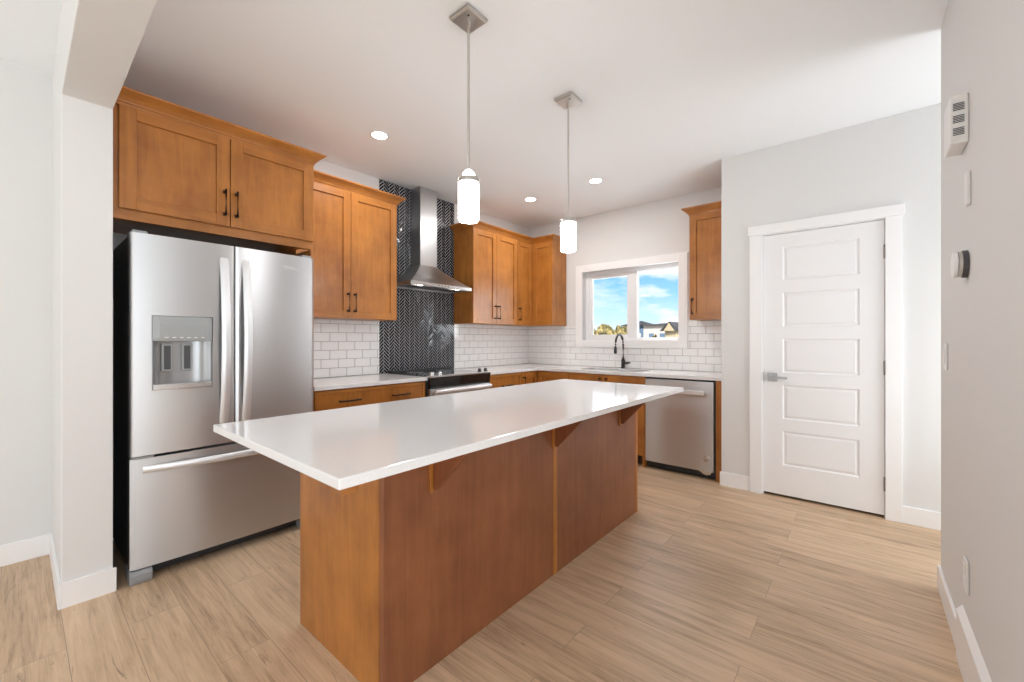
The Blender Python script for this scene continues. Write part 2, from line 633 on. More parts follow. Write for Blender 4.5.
# rear glazing frames
for n_, (a0, a1, z0, z1) in enumerate(((-3.1, -0.7, 0.12, 2.35), (0.35, 2.25, 0.35, 2.35))):
    fr = MB()
    for (x0, x1, q0, q1) in ((a0, a0 + 0.06, z0, z1), (a1 - 0.06, a1, z0, z1), (a0, a1, z1 - 0.06, z1), (a0, a1, z0, z0 + 0.06),
                             ((a0 + a1) / 2 - 0.04, (a0 + a1) / 2 + 0.04, z0, z1)):
        fr.box(x0, x1, -5.06, -5.0, q0, q1)
    struct('window_%d' % (n_ + 2), fr, 'vinyl')
fr = MB()
for (y0, y1, q0, q1) in ((-1.55, -1.49, 0.35, 2.35), (0.59, 0.65, 0.35, 2.35), (-1.49, 0.59, 2.29, 2.35), (-1.49, 0.59, 0.35, 0.41), (-0.49, -0.41, 0.41, 2.29)):
    fr.box(3.0, 3.06, y0, y1, q0, q1)
struct('window_4', fr, 'vinyl')

# ------------------------------------------------------------------ pantry door
jamb = MB(FY(3.81))
jamb.box(-0.692, -0.606, 0, 0.018, 0, 2.053).box(0.122, 0.205, 0, 0.018, 0, 2.053)
door = struct('door_1', jamb, 'trim_paint', bevel=0.002)
obj('door_header', MB(FY(3.81)).box(-0.704, 0.218, 0, 0.022, 2.053, 2.128), 'trim_paint', door, bevel=0.002)
obj('door_stop', MB(FY(3.81)).box(-0.606, -0.598, -0.12, 0.0, 0, 2.05).box(0.119, 0.1225, -0.12, 0.0, 0, 2.05).box(-0.606, 0.1225, -0.12, 0.0, 2.047, 2.053), 'trim_paint', door)


def panelled(mb, u0, u1, z0, z1, holes, w, th, slope, depth, raise_):
    """slab front at w with sunk moulded panels; holes = [(a0,a1,b0,b1)...] stacked in z, equal u-range."""
    a0, a1 = holes[0][0], holes[0][1]
    mb.box(u0, a0, w - th, w, z0, z1)
    mb.box(a1, u1, w - th, w, z0, z1)
    zs = sorted([(h[2], h[3]) for h in holes])
    prev = z0
    for (b0, b1) in zs + [(z1, None)]:
        mb.box(a0, a1, w - th, w, prev, b0)
        prev = b1
    for (b0, b1) in zs:
        L0 = [(a0, w, b0), (a1, w, b0), (a1, w, b1), (a0, w, b1)]
        s_ = slope

        def ring(i, d):
            return [(a0 + i, w - d, b0 + i), (a1 - i, w - d, b0 + i), (a1 - i, w - d, b1 - i), (a0 + i, w - d, b1 - i)]
        loops = [ring(0, 0), ring(s_, depth), ring(s_ * 1.8, depth), ring(s_ * 3.4, depth - raise_)]
        n0 = len(mb.v)
        vs = [p_ for l in loops for p_ in l]
        fs = []
        for k in range(3):
            for i in range(4):
                j = (i + 1) % 4
                fs.append((k * 4 + i, k * 4 + j, (k + 1) * 4 + j, (k + 1) * 4 + i))
        fs.append((12, 13, 14, 15))
        mb.add(vs, fs)


leaf = MB(FY(3.81))
holes = [(-0.470, -0.012, 0.251 + 0.3575 * k, 0.251 + 0.3575 * k + 0.264) for k in range(5)]
panelled(leaf, -0.596, 0.117, 0.022, 2.043, holes, -0.006, 0.034, 0.008, 0.008, 0.005)
dl = obj('door_leaf', leaf, 'door_paint', door)
for zc in (1.825, 1.03, 0.237):
    hg = MB()
    hg.lathe((0.1195, 3.807, zc - 0.045), [(0.0065, 0), (0.0065, 0.09)], n=12)
    hg.lathe((0.1195, 3.807, zc - 0.049), [(0.004, 0), (0.005, 0.004)], n=12)
    hg.lathe((0.1195, 3.807, zc + 0.045), [(0.005, 0), (0.004, 0.004)], n=12)
    obj('hinge', hg, 'nickel_dark', door, smooth=40)
hd = MB()
hd.box(-0.570, -0.506, 3.808, 3.817, 0.898, 0.962)
hd.lathe((-0.538, 3.768, 0.93), [(0.011, 0), (0.011, 0.042)], axis='y', n=16)
hd.box(-0.548, -0.435, 3.756, 3.768, 0.921, 0.938)
ho = obj('door_handle', hd, 'nickel_dark', door, bevel=0.002)
obj('latch_plate', MB().box(-0.6075, -0.597, 3.793, 3.812, 0.90, 0.965), 'nickel', door)

# ------------------------------------------------------------------ cabinet pieces
def pull(name, F, u, w, z0, z1, parent, horizontal=False, u1=None):
    mb = MB(F)
    r = 0.0065
    if horizontal:
        z = z0
        mb.tube([(u, w + 0.03, z), (u1, w + 0.03, z)], r)
        for uu in (u + 0.012, u1 - 0.012):
            mb.tube([(uu, w - 0.001, z), (uu, w + 0.03, z)], r)
    else:
        mb.tube([(u, w + 0.03, z0), (u, w + 0.03, z1)], r)
        for zz in (z0 + 0.01, z1 - 0.01):
            mb.tube([(u, w - 0.001, zz), (u, w + 0.03, zz)], r)
            mb.box(u - 0.0075, u + 0.0075, w, w + 0.004, zz - 0.009, zz + 0.009)
    return obj(name, mb, 'black_metal', parent, smooth=40)


def shaker(name, F, u0, u1, z0, z1, parent, hz, rail=0.062, th=0.02, w0=0.0):
    """a framed door: stiles and rails round a recessed flat panel; hz = horizontal grain material."""
    mb = MB(F)
    mb.mat('wood_v')
    mb.box(u0, u0 + rail, w0, w0 + th, z0, z1).box(u1 - rail, u1, w0, w0 + th, z0, z1)
    mb.box(u0 + rail, u1 - rail, w0, w0 + th - 0.011, z0 + rail, z1 - rail)
    mb.mat(hz)
    mb.box(u0 + rail, u1 - rail, w0, w0 + th, z1 - rail, z1).box(u0 + rail, u1 - rail, w0, w0 + th, z0, z0 + rail)
    return obj(name, mb, None, parent, bevel=0.0015, seg=1)


CROWN = [(0.0, 0.004), (0.004, 0.010), (0.010, 0.012), (0.028, 0.028), (0.046, 0.052), (0.050, 0.058), (0.060, 0.060)]


def crown(parent, outline, z, mat='wood_hy'):
    mb = MB()
    loops = [[(x, y, z - 0.012) for x, y in outline(0.002)]]
    for dz, off in CROWN:
        loops.append([(x, y, z + dz) for x, y in outline(off)])
    mb.loft(loops)
    return obj('crown_moulding', mb, mat, parent)


G = 0.0015  # half gap between doors

# over-fridge cabinet with its tall end panel
xf = -2.89
cb = thing('fridge_cabinet', 'honey-brown wall cabinet with two square doors above the refrigerator', 'cabinet', (XW, 0.31, 1.84))
mb = MB().mat('wood_v')
mb.box(XW + 0.002, xf, 0.302, 1.305, 1.875, 2.425)
mb.mat('wood_hy').box(xf - 0.03, xf + 0.004, 0.302, 1.305, 1.838, 1.884)
mb.mat('wood_v').box(xf - 0.01, xf + 0.004, 0.302, 0.327, 1.884, 2.425)
obj('carcass', mb, None, cb, bevel=0.001, seg=1)
d = shaker('door', FX(xf), 0.330, 0.811, 1.892, 2.420, cb, 'wood_hy', rail=0.066, w0=0.002)
pull('handle', FX(xf), 0.783, 0.022, 1.95, 2.10, d)
d = shaker('door', FX(xf), 0.815, 1.303, 1.892, 2.420, cb, 'wood_hy', rail=0.066, w0=0.002)
pull('handle', FX(xf), 0.843, 0.022, 1.95, 2.10, d)
crown(cb, lambda o: [(XW + 0.002, 0.302), (xf + 0.02 + o, 0.302), (xf + 0.02 + o, 1.305 + o), (-3.10, 1.305 + o), (-3.10, 1.3055), (XW + 0.002, 1.3055)], 2.424)
ep = obj('end_panel', MB().box(XW + 0.002, xf + 0.022, 1.283, 1.303, 0.002, 1.836), 'wood_v', None, origin=(XW, 1.29, 0.002), bevel=0.001, seg=1)
tag(ep, 'narrow tall wood side panel standing between refrigerator and left counter', 'panel')

# upper cabinet left of the hood
xu = -3.19
cb = thing('upper_cabinet', 'honey-brown double-door wall cabinet between refrigerator and dark tile strip', 'cabinet', (XW, 1.31, 1.395), 'double-door wall cabinets on the left wall')
obj('carcass', MB().box(XW + 0.012, xu, 1.308, 2.175, 1.395, 2.425), 'wood_v', cb, bevel=0.001, seg=1)
d = shaker('door', FX(xu), 1.310, 1.738, 1.397, 2.422, cb, 'wood_hy', w0=0.002)
pull('handle', FX(xu), 1.712, 0.022, 1.445, 1.60, d)
d = shaker('door', FX(xu), 1.741, 2.173, 1.397, 2.422, cb, 'wood_hy', w0=0.002)
pull('handle', FX(xu), 1.769, 0.022, 1.445, 1.60, d)
crown(cb, lambda o: [(XW + 0.011, 1.308), (xu + 0.02 + o, 1.308), (xu + 0.02 + o, 2.175 + o), (XW + 0.011, 2.175 + o)], 2.424)

# upper cabinet right of the hood
cb = thing('upper_cabinet', 'honey-brown double-door wall cabinet to the right of the steel range hood', 'cabinet', (XW, 3.13, 1.40), 'double-door wall cabinets on the left wall')
y0 = 3.125
obj('carcass', MB().box(XW + 0.012, xu, y0, 3.868, 1.400, 2.425), 'wood_v', cb, bevel=0.001, seg=1)
d = shaker('door', FX(xu), y0 + 0.002, 3.496, 1.402, 2.422, cb, 'wood_hy', w0=0.002)
pull('handle', FX(xu), 3.470, 0.022, 1.455, 1.61, d)
d = shaker('door', FX(xu), 3.499, 3.866, 1.402, 2.422, cb, 'wood_hy', w0=0.002)
pull('handle', FX(xu), 3.527, 0.022, 1.455, 1.61, d)
yu = 4.19
crown(cb, lambda o: [(XW + 0.011, y0 - o), (xu + 0.02 + o, y0 - o), (xu + 0.02 + o, 3.869), (XW + 0.011, 3.869)], 2.424)

# corner upper cabinet
cb = thing('corner_upper_cabinet', 'L-shaped corner wall cabinet left of the kitchen window', 'cabinet', (XW, YW, 1.40))
mb = MB().box(XW + 0.012, xu, 3.870, YW - 0.012, 1.400, 2.425).box(xu, -2.868, yu, YW - 0.012, 1.400, 2.425)
obj('carcass', mb, 'wood_v', cb, bevel=0.001, seg=1)
d = shaker('door', FX(xu), 3.872, yu - 0.024, 1.402, 2.422, cb, 'wood_hy', w0=0.002)
pull('handle', FX(xu), 3.900, 0.022, 1.455, 1.61, d)
shaker('door', FY(yu), xu + 0.024, -2.870, 1.402, 2.422, cb, 'wood_hx', w0=0.002)
crown(cb, lambda o: [(XW + 0.002, 3.870), (xu + 0.02 + o, 3.870), (xu + 0.02 + o, yu - 0.02 - o), (-2.868 + o, yu - 0.02 - o), (-2.868 + o, YW - 0.002), (XW + 0.002, YW - 0.002)], 2.424)

# upper cabinet right of the window
cb = thing('single_upper_cabinet', 'single-door wall cabinet between kitchen window and pantry wall', 'cabinet', (-1.26, YW, 1.42))
obj('carcass', MB().box(-1.275, -0.907, yu, YW - 0.012, 1.415, 2.425), 'wood_v', cb, bevel=0.001, seg=1)
d = shaker('door', FY(yu), -1.273, -0.909, 1.417, 2.422, cb, 'wood_hx', w0=0.002)
pull('handle', FY(yu), -1.245, 0.022, 1.465, 1.62, d)
crown(cb, lambda o: [(-1.275 - o, YW - 0.002), (-1.275 - o, yu - 0.02 - o), (-0.907, yu - 0.02 - o), (-0.907, YW - 0.002)], 2.424, 'wood_hx')

# base cabinets
ZC = 0.870
xb = -2.89
cb = thing('base_cabinet', 'wood base cabinet with one wide two-pull drawer beside the refrigerator panel', 'cabinet', (XW, 1.305, 0))
mb = MB().mat('wood_v').box(XW + 0.002, xb, 1.306, 2.272, 0.10, ZC)
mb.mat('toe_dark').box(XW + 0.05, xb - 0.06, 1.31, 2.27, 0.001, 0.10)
obj('carcass', mb, None, cb, bevel=0.001, seg=1)
dr = shaker('drawer', FX(xb), 1.310, 2.252, 0.700, 0.858, cb, 'wood_hy', rail=0.02, w0=0.002, th=0.02)
pull('handle', FX(xb), 1.475, 0.022, 0.780, 0, dr, True, 1.64)
pull('handle', FX(xb), 1.915, 0.022, 0.780, 0, dr, True, 2.08)
for (a, b_) in ((1.310, 1.779), (1.783, 2.252)):
    d = shaker('door', FX(xb), a, b_, 0.105, 0.695, cb, 'wood_hy', w0=0.002)
    pull('handle', FX(xb), b_ - 0.03 if a < 1.5 else a + 0.03, 0.022, 0.50, 0.65, d)

cb = thing('base_cabinet', 'wood base cabinet with a single drawer right of the range', 'cabinet', (XW, 3.05, 0))
mb = MB().mat('wood_v').box(XW + 0.002, xb, 3.050, 3.568, 0.10, ZC)
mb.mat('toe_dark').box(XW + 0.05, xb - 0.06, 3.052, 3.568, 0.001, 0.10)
obj('carcass', mb, None, cb, bevel=0.001, seg=1)
dr = shaker('drawer', FX(xb), 3.056, 3.566, 0.700, 0.858, cb, 'wood_hy', rail=0.03, w0=0.002)
pull('handle', FX(xb), 3.235, 0.022, 0.740, 0, dr, True, 3.39)
d = shaker('door', FX(xb), 3.056, 3.566, 0.105, 0.695, cb, 'wood_hy', w0=0.002)
pull('handle', FX(xb), 3.08, 0.022, 0.50, 0.65, d)

yb = 3.89
cb = thing('corner_base_cabinet', 'wood corner base cabinet where the two counter runs meet', 'cabinet', (XW, YW, 0))
mb = MB().mat('wood_v').box(XW + 0.002, xb, 3.570, YW - 0.002, 0.10, ZC).box(xb, -2.446, yb, YW - 0.002, 0.10, ZC)
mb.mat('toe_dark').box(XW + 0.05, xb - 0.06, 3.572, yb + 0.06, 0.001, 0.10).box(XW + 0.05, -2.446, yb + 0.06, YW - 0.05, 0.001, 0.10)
obj('carcass', mb, None, cb, bevel=0.001, seg=1)
d = shaker('door', FX(xb), 3.574, yb - 0.024, 0.105, 0.858, cb, 'wood_hy', w0=0.002)
pull('handle', FX(xb), 3.602, 0.022, 0.66, 0.815, d)
shaker('door', FY(yb), xb + 0.024, -2.450, 0.105, 0.858, cb, 'wood_hx', w0=0.002)

cb = thing('sink_cabinet', 'two-door wood base cabinet under the kitchen sink', 'cabinet', (-2.44, YW, 0))
mb = MB().mat('wood_v').box(-2.444, -2.424, yb, YW - 0.002, 0.10, ZC).box(-1.618, -1.590, yb - 0.02, YW - 0.002, 0.002, ZC)
mb.box(-2.424, -1.618, yb, YW - 0.002, 0.10, 0.12).box(-2.424, -1.618, YW - 0.02, YW - 0.002, 0.12, 0.62).box(-2.424, -1.618, yb, yb + 0.02, 0.62, ZC)
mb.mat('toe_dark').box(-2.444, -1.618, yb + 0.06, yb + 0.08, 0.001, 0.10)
obj('carcass', mb, None, cb, bevel=0.001, seg=1)
d = shaker('door', FY(yb), -2.442, -2.032, 0.105, 0.858, cb, 'wood_hx', w0=0.002)
pull('handle', FY(yb), -2.066, 0.022, 0.68, 0.835, d)
d = shaker('door', FY(yb), -2.028, -1.620, 0.105, 0.858, cb, 'wood_hx', w0=0.002)
pull('handle', FY(yb), -1.994, 0.022, 0.68, 0.835, d)

ep = obj('end_panel', MB().box(-0.962, -0.909, yb - 0.02, YW - 0.002, 0.001, ZC), 'wood_v', None, origin=(-0.93, yb, 0), bevel=0.001, seg=1)
tag(ep, 'low narrow wood filler panel right of the dishwasher at the pantry wall', 'panel')

# counters
ct = obj('countertop', MB().box(XW + 0.002, -2.862, 1.306, 2.276, ZC, 0.900), 'quartz', None, origin=(XW, 1.306, ZC), bevel=0.002)
tag(ct, 'short white quartz countertop left of the range', 'countertop')
sx0, sx1, sy0, sy1 = -2.40, -1.70, 3.99, 4.35
yc = 3.862
mb = MB()
mb.box(XW + 0.002, -2.862, 3.044, YW - 0.002, ZC, 0.900)
mb.box(-2.862, sx0, yc, YW - 0.002, ZC, 0.900).box(sx1, -0.907, yc, YW - 0.002, ZC, 0.900)
mb.box(sx0, sx1, yc, sy0, ZC, 0.900).box(sx0, sx1, sy1, YW - 0.002, ZC, 0.900)
ct = obj('countertop', mb, 'quartz', None, origin=(XW, 3.044, ZC))
tag(ct, 'L-shaped white quartz countertop running under the kitchen window', 'countertop')

# sink and faucet
sk = thing('kitchen_sink', 'undermount stainless sink in the counter below the window', 'sink', (-2.05, 4.17, 0.67))
t = 0.004
mb = MB().box(sx0, sx1, sy0, sy1, 0.670, 0.674).box(sx0 - 0.02, sx0, sy0 - 0.02, sy1 + 0.02, 0.670, 0.869).box(sx1, sx1 + 0.02, sy0 - 0.02, sy1 + 0.02, 0.670, 0.869)
mb.box(sx0, sx1, sy0 - 0.02, sy0, 0.670, 0.869).box(sx0, sx1, sy1, sy1 + 0.02, 0.670, 0.869)
obj('basin', mb, 'steel_bright', sk)
obj('drain', MB().lathe((-2.05, 4.17, 0.674), [(0.045, 0), (0.045, 0.004), (0.02, 0.002)], n=24), 'nickel', sk, smooth=40)
fx, fy = -2.072, 4.42
fc = thing('kitchen_faucet', 'matte black gooseneck faucet behind the sink under the window', 'faucet', (fx, fy, 0.90))
mb = MB().lathe((fx, fy, 0.9005), [(0.027, 0), (0.027, 0.006), (0.021, 0.010), (0.021, 0.095), (0.014, 0.105), (0.012, 0.12)], n=20)
obj('base', mb, 'matte_black', fc, smooth=40)
pts = [(fx, fy, 1.0), (fx, fy, 1.17)]
R_ = 0.095
for i in range(1, 13):
    a = math.pi * i / 12
    pts.append((fx, fy - R_ + R_ * math.cos(a), 1.17 + R_ * 1.15 * math.sin(a)))
pts += [(fx, fy - 2 * R_ - 0.003, 1.145)]
obj('spout', MB().tube(pts, 0.0115), 'matte_black', fc, smooth=50)
obj('spray_head', MB().lathe((fx, fy - 2 * R_ - 0.003, 1.07), [(0.013, 0), (0.017, 0.006), (0.016, 0.05), (0.0125, 0.08)], n=18), 'matte_black', fc, smooth=40)
obj('handle', MB().tube([(fx + 0.015, fy, 0.962), (fx + 0.045, fy, 0.962), (fx + 0.075, fy, 0.966), (fx + 0.085, fy, 0.967)], [0.013, 0.013, 0.009, 0.007]), 'matte_black', fc, smooth=50)

# ------------------------------------------------------------------ tile
def clip_rect(poly, x0, x1, y0, y1):
    def cl(poly, inside, inter):
        out = []
        for i in range(len(poly)):
            a, b_ = poly[i - 1], poly[i]
            ia, ib = inside(a), inside(b_)
            if ib:
                if not ia:
                    out.append(inter(a, b_))
                out.append(b_)
            elif ia:
                out.append(inter(a, b_))
        return out
    for ax, lim, sg in ((0, x0, 1), (0, x1, -1), (1, y0, 1), (1, y1, -1)):
        def inside(p_):
            return (p_[ax] - lim) * sg >= -1e-9

        def inter(a, b_):
            t_ = (lim - a[ax]) / (b_[ax] - a[ax])
            return (a[0] + (b_[0] - a[0]) * t_, a[1] + (b_[1] - a[1]) * t_)
        poly = cl(poly, inside, inter)
        if len(poly) < 3:
            return []
    return poly


def slab(mb, poly, w0, w1, ins, tilt=(0, 0)):
    c = (sum(p_[0] for p_ in poly) / len(poly), sum(p_[1] for p_ in poly) / len(poly))

    def shr(p_, k):
        d_ = math.hypot(p_[0] - c[0], p_[1] - c[1]) + 1e-9
        q = max(0.0, 1 - k * 1.3 / d_)
        return (c[0] + (p_[0] - c[0]) * q, c[1] + (p_[1] - c[1]) * q)
    top = [shr(p_, ins) for p_ in poly]
    L0 = [(p_[0], w0, p_[1]) for p_ in poly]
    L1 = [(p_[0], w1 - ins, p_[1]) for p_ in poly]
    L2 = [(p_[0], w1 + tilt[0] * (p_[0] - c[0]) + tilt[1] * (p_[1] - c[1]), p_[1]) for p_ in top]
    mb.loft([L0, L1, L2])


def subway(F, regions, z_base, phase):
    mb = MB(F)
    tw, thh, g = 0.1525, 0.0765, 0.0014
    mb.mat('grout')
    for (a0, a1, b0, b1) in regions:
        mb.box(a0, a1, 0.001, 0.005, b0, b1)
    mb.mat('tile_white')
    for (a0, a1, b0, b1) in regions:
        r0 = int(math.floor((b0 - z_base) / thh)) - 1
        for r in range(r0, r0 + 12):
            off = phase + (0.5 * tw if r % 2 else 0)
            k0 = int(math.floor((a0 - off) / tw)) - 1
            for k in range(k0, k0 + int((a1 - a0) / tw) + 4):
                x = off + k * tw
                z = z_base + r * thh
                q = clip_rect([(x + g, z + g), (x + tw - g, z + g), (x + tw - g, z + thh - g), (x + g, z + thh - g)], a0, a1, b0, b1)
                if len(q) >= 3:
                    if max(p_[0] for p_ in q) - min(p_[0] for p_ in q) < 0.004 or max(p_[1] for p_ in q) - min(p_[1] for p_ in q) < 0.004:
                        continue
                    slab(mb, q, 0.004, 0.0085, 0.0012, (random.uniform(-.004, .004), random.uniform(-.006, .006)))
    return mb


TY0, TY1 = 2.196, 3.138
XC = XW + 0.0095
o = obj('tile_backsplash', subway(FX(XW), [(1.308, TY0, 0.902, 1.394)], 0.902, 1.338 - 0.07625), None, None, origin=(XW, 1.31, 0.9))
tag(o, 'white subway tile backsplash with dark grout between refrigerator panel and range', 'backsplash')
o = obj('tile_backsplash', subway(FX(XW), [(TY1, YW - 0.009, 0.902, 1.399)], 0.902, 3.138), None, None, origin=(XW, 3.138, 0.9))
tag(o, 'white subway tile backsplash between range and the room corner', 'backsplash')
o = obj('tile_backsplash', subway(FY(YW), [(XW + 0.009, -2.730, 0.902, 1.399), (-2.730, -1.382, 0.902, 1.128), (-1.382, -0.907, 0.902, 1.413)], 0.902, -0.98), None, None, origin=(-2.2, YW, 0.9))
tag(o, 'white subway tile backsplash around and below the kitchen window', 'backsplash')


def herringbone(F, a0, a1, b0, b1):
    mb = MB(F)
    mb.mat('grout_light')
    mb.box(a0, a1, 0.001, 0.0055, b0, b1)
    mb.mat('tile_dark')
    Ls, w, g = 0.084, 0.0235, 0.0024
    c45 = math.sqrt(0.5)
    cu, cz = (a0 + a1) / 2, (b0 + b1) / 2

    def rot(p_):
        return (cu + (p_[0] - p_[1]) * c45, cz + (p_[0] + p_[1]) * c45)
    for m_ in range(-16, 17):
        for k in range(-130, 131):
            ox, oy = k * w + m_ * (Ls + w), k * w + m_ * (w - Ls)
            u, z = rot((ox, oy))
            if u < a0 - 0.15 or u > a1 + 0.15 or z < b0 - 0.15 or z > b1 + 0.15:
                continue
            for (x0, x1, y0_, y1_) in ((ox, ox + Ls, oy, oy + w), (ox + Ls, ox + Ls + w, oy + w - Ls, oy + w)):
                q = [rot((x0 + g, y0_ + g)), rot((x1 - g, y0_ + g)), rot((x1 - g, y1_ - g)), rot((x0 + g, y1_ - g))]
                q = clip_rect(q, a0, a1, b0, b1)
                if len(q) >= 3 and max(p_[0] for p_ in q) - min(p_[0] for p_ in q) > 0.004 and max(p_[1] for p_ in q) - min(p_[1] for p_ in q) > 0.004:
                    slab(mb, q, 0.005, 0.0085, 0.0010, (random.uniform(-.05, .05), random.uniform(-.05, .05)))
    return mb


o = obj('herringbone_backsplash', herringbone(FX(XW), TY0, TY1, 0.902, H - 0.001), None, None, origin=(XW, TY0, 0.9))
tag(o, 'glossy black herringbone tile strip behind the range hood up to the ceiling', 'backsplash')

# ------------------------------------------------------------------ range hood
hood = thing('range_hood', 'stainless steel pyramid chimney range hood above the range', 'range hood', (XW, 2.66, 1.73))
hx0, hx1, hy0, hy1 = XW + 0.012, -3.105, 2.28, 3.04
zl = 1.728
mb = MB()
mb.box(hx0, hx1, hy0, hy0 + 0.02, zl, zl + 0.03).box(hx0, hx1, hy1 - 0.02, hy1, zl, zl + 0.03)
mb.box(hx1 - 0.02, hx1, hy0 + 0.02, hy1 - 0.02, zl, zl + 0.03).box(hx0, hx0 + 0.02, hy0 + 0.02, hy1 - 0.02, zl, zl + 0.03)
loops = []
cx0, cx1, cy0, cy1 = XW + 0.012, -3.33, 2.555, 2.765
for i in range(9):
    t_ = i / 8
    e = 1 - (1 - t_) ** 1.2
    z = zl + 0.03 + 0.205 * t_
    X1 = hx1 + (cx1 - hx1) * e
    Y0 = hy0 + (cy0 - hy0) * e
    Y1 = hy1 + (cy1 - hy1) * e
    loops.append([(hx0, Y0, z), (X1, Y0, z), (X1, Y1, z), (hx0, Y1, z)])
mb.loft(loops, caps=False)
obj('canopy', mb, 'hood_steel', hood, bevel=0.001, smooth=30)
obj('chimney', MB().box(cx0, cx1, cy0, cy1, zl + 0.232, 2.36), 'hood_steel', hood, bevel=0.001)
obj('chimney_sleeve', MB().box(cx0, cx1 - 0.002, cy0 + 0.002, cy1 - 0.002, 2.36, H - 0.001), 'hood_steel', hood)
mb = MB().box(hx0 + 0.02, hx1 - 0.02, hy0 + 0.02, hy1 - 0.02, zl + 0.012, zl + 0.016)
for k in range(30):
    yy = hy0 + 0.05 + k * 0.0225
    mb.box(hx0 + 0.05, hx1 - 0.10, yy, yy + 0.01, zl + 0.006, zl + 0.012)
obj('filter', mb, 'hood_steel', hood)
for yy in (2.43, 2.89):
    obj('hood_light', MB().lathe((hx1 - 0.055, yy, zl + 0.004), [(0.024, 0), (0.028, 0.008)], n=20), 'hood_lamp', hood)
for k in range(4):
    obj('button', MB().lathe((hx1, 2.60 + 0.04 * k, zl + 0.015), [(0.006, 0.0), (0.006, 0.003)], axis='x', n=12), 'dark_grey', hood)

# ------------------------------------------------------------------ range
rg = thing('kitchen_range', 'stainless slide-in range with black glass cooktop below the hood', 'range', (XW, 2.66, 0))
ry0, ry1 = 2.282, 3.038
obj('body', MB().box(XW + 0.02, -2.875, ry0, ry1, 0.08, 0.893).box(XW + 0.06, -2.93, ry0 + 0.02, ry1 - 0.02, 0.001, 0.08), 'dark_grey', rg)
mb = MB().mat('glass_black').box(XW + 0.03, -2.875, ry0 - 0.003, ry1 + 0.003, 0.894, 0.906)
mb.mat('steel_bright').box(-2.90, -2.835, ry0 - 0.003, ry1 + 0.003, 0.894, 0.9085)
obj('cooktop', mb, None, rg, bevel=0.002)
for (bx, by, br) in ((-3.05, 2.47, .105), (-3.05, 2.86, .085), (-3.30, 2.47, .075), (-3.30, 2.86, .105)):
    mb = MB()
    for r in (br, br * .62):
        mb.lathe((bx, by, 0.906), [(r, 0.0), (r, 0.0006), (r - .003, 0.0006), (r - .003, 0.0)], n=36, caps=False)
    obj('burner_ring', mb, 'grey_plastic', rg)
obj('rear_vent', MB().box(XW + 0.012, XW + 0.07, ry0, ry1, 0.902, 0.925), 'black_plastic', rg, bevel=0.004)
for yy in (2.325, 2.415, 2.915, 3.0):
    kn = MB().lathe((-2.868, yy, 0.909), [(0.021, 0), (0.0205, 0.006), (0.017, 0.008), (0.0155, 0.026), (0.013, 0.029)], n=20)
    kn.box(-2.882, -2.854, yy - 0.003, yy + 0.003, 0.934, 0.942)
    obj('knob', kn, 'black_plastic' if yy > 2.6 else 'steel_bright', rg, smooth=35)  # left knobs brighter: the light falling on them is put into the material
pf = [(-2.875, 0.80), (-2.845, 0.80), (-2.833, 0.893), (-2.875, 0.893)]
obj('control_panel', MB().prism(pf, 'y', ry0, ry1), 'glass_black', rg, bevel=0.002)
dr = obj('oven_door', MB().box(-2.875, -2.845, ry0 + 0.003, ry1 - 0.003, 0.26, 0.793), 'steel', rg, bevel=0.003)
obj('oven_window', MB().box(-2.846, -2.843, ry0 + 0.10, ry1 - 0.10, 0.36, 0.68), 'glass_black', dr)
mb = MB().tube([(-2.805, ry0 + 0.03, 0.770), (-2.805, ry1 - 0.03, 0.770)], 0.021, 14)
for yy in (ry0 + 0.05, ry1 - 0.05):
    mb.box(-2.846, -2.80, yy - 0.012, yy + 0.012, 0.759, 0.781)
obj('handle', mb, 'handle_steel', dr, smooth=40)
obj('storage_drawer', MB().box(-2.875, -2.845, ry0 + 0.003, ry1 - 0.003, 0.09, 0.25), 'steel', rg, bevel=0.003)

# ------------------------------------------------------------------ dishwasher
dw = thing('dishwasher', 'stainless steel dishwasher under the counter at the pantry wall', 'dishwasher', (-1.27, YW, 0))
wx_0, wx_1 = -1.585, -0.980
obj('tub', MB().box(wx_0 + 0.003, wx_1 + 0.012, 3.90, YW - 0.03, 0.02, 0.866).box(wx_0 + 0.003, wx_1 + 0.012, 3.93, 3.95, 0.001, 0.08), 'black_plastic', dw)


def bowed(mb, F, u0, u1, z0, z1, w0, wf, n=16):
    us = [u0 + (u1 - u0) * i / n for i in range(n + 1)]
    poly_front = [(u, wf(u)) for u in us]
    loop = poly_front + [(u1, w0), (u0, w0)]
    mb.xf = F
    mb.loft([[(u, w, z0) for u, w in loop], [(u, w, z1) for u, w in loop]])
    return mb


def DWF(u):
    q = (u - wx_0) / (wx_1 - wx_0) * 2 - 1
    return 0.010 - 0.005 * q * q


mb = MB()
bowed(mb, FY(3.87), wx_0, wx_1, 0.072, 0.790, -0.03, DWF)
bowed(mb, FY(3.87), wx_0, wx_1, 0.790, 0.852, -0.03, lambda u: DWF(u) + 0.001)
dd = obj('door', mb, 'steel', dw, bevel=0.002)
mb = MB()
bowed(mb, FY(3.87), -1.52, -1.045, 0.738, 0.775, 0.035, lambda u: 0.052)
for uu in (-1.505, -1.075):
    mb.box(uu, uu + 0.015, 0.005, 0.036, 0.742, 0.771)
obj('handle', mb, 'handle_steel', dd, bevel=0.003)
bd = MB(FY(3.87)).lathe((-1.035, 0.006, 0.182), [(0.030, 0), (0.030, 0.003), (0.026, 0.004), (0.0255, 0.003), (0.018, 0.003), (0.016, 0.0045), (0.0, 0.0045)], axis='y', n=28)
obj('badge', bd, 'steel_bright', dd, smooth=35)
mb = MB(FY(3.87))
mb.prism([(-1.115, 0.078), (-0.99, 0.078), (-1.005, 0.052), (-1.035, 0.040), (-1.06, 0.045), (-1.085, 0.062)], 'y', 0.002, 0.0045)
obj('lower_tab', mb, 'steel_bright', dw)

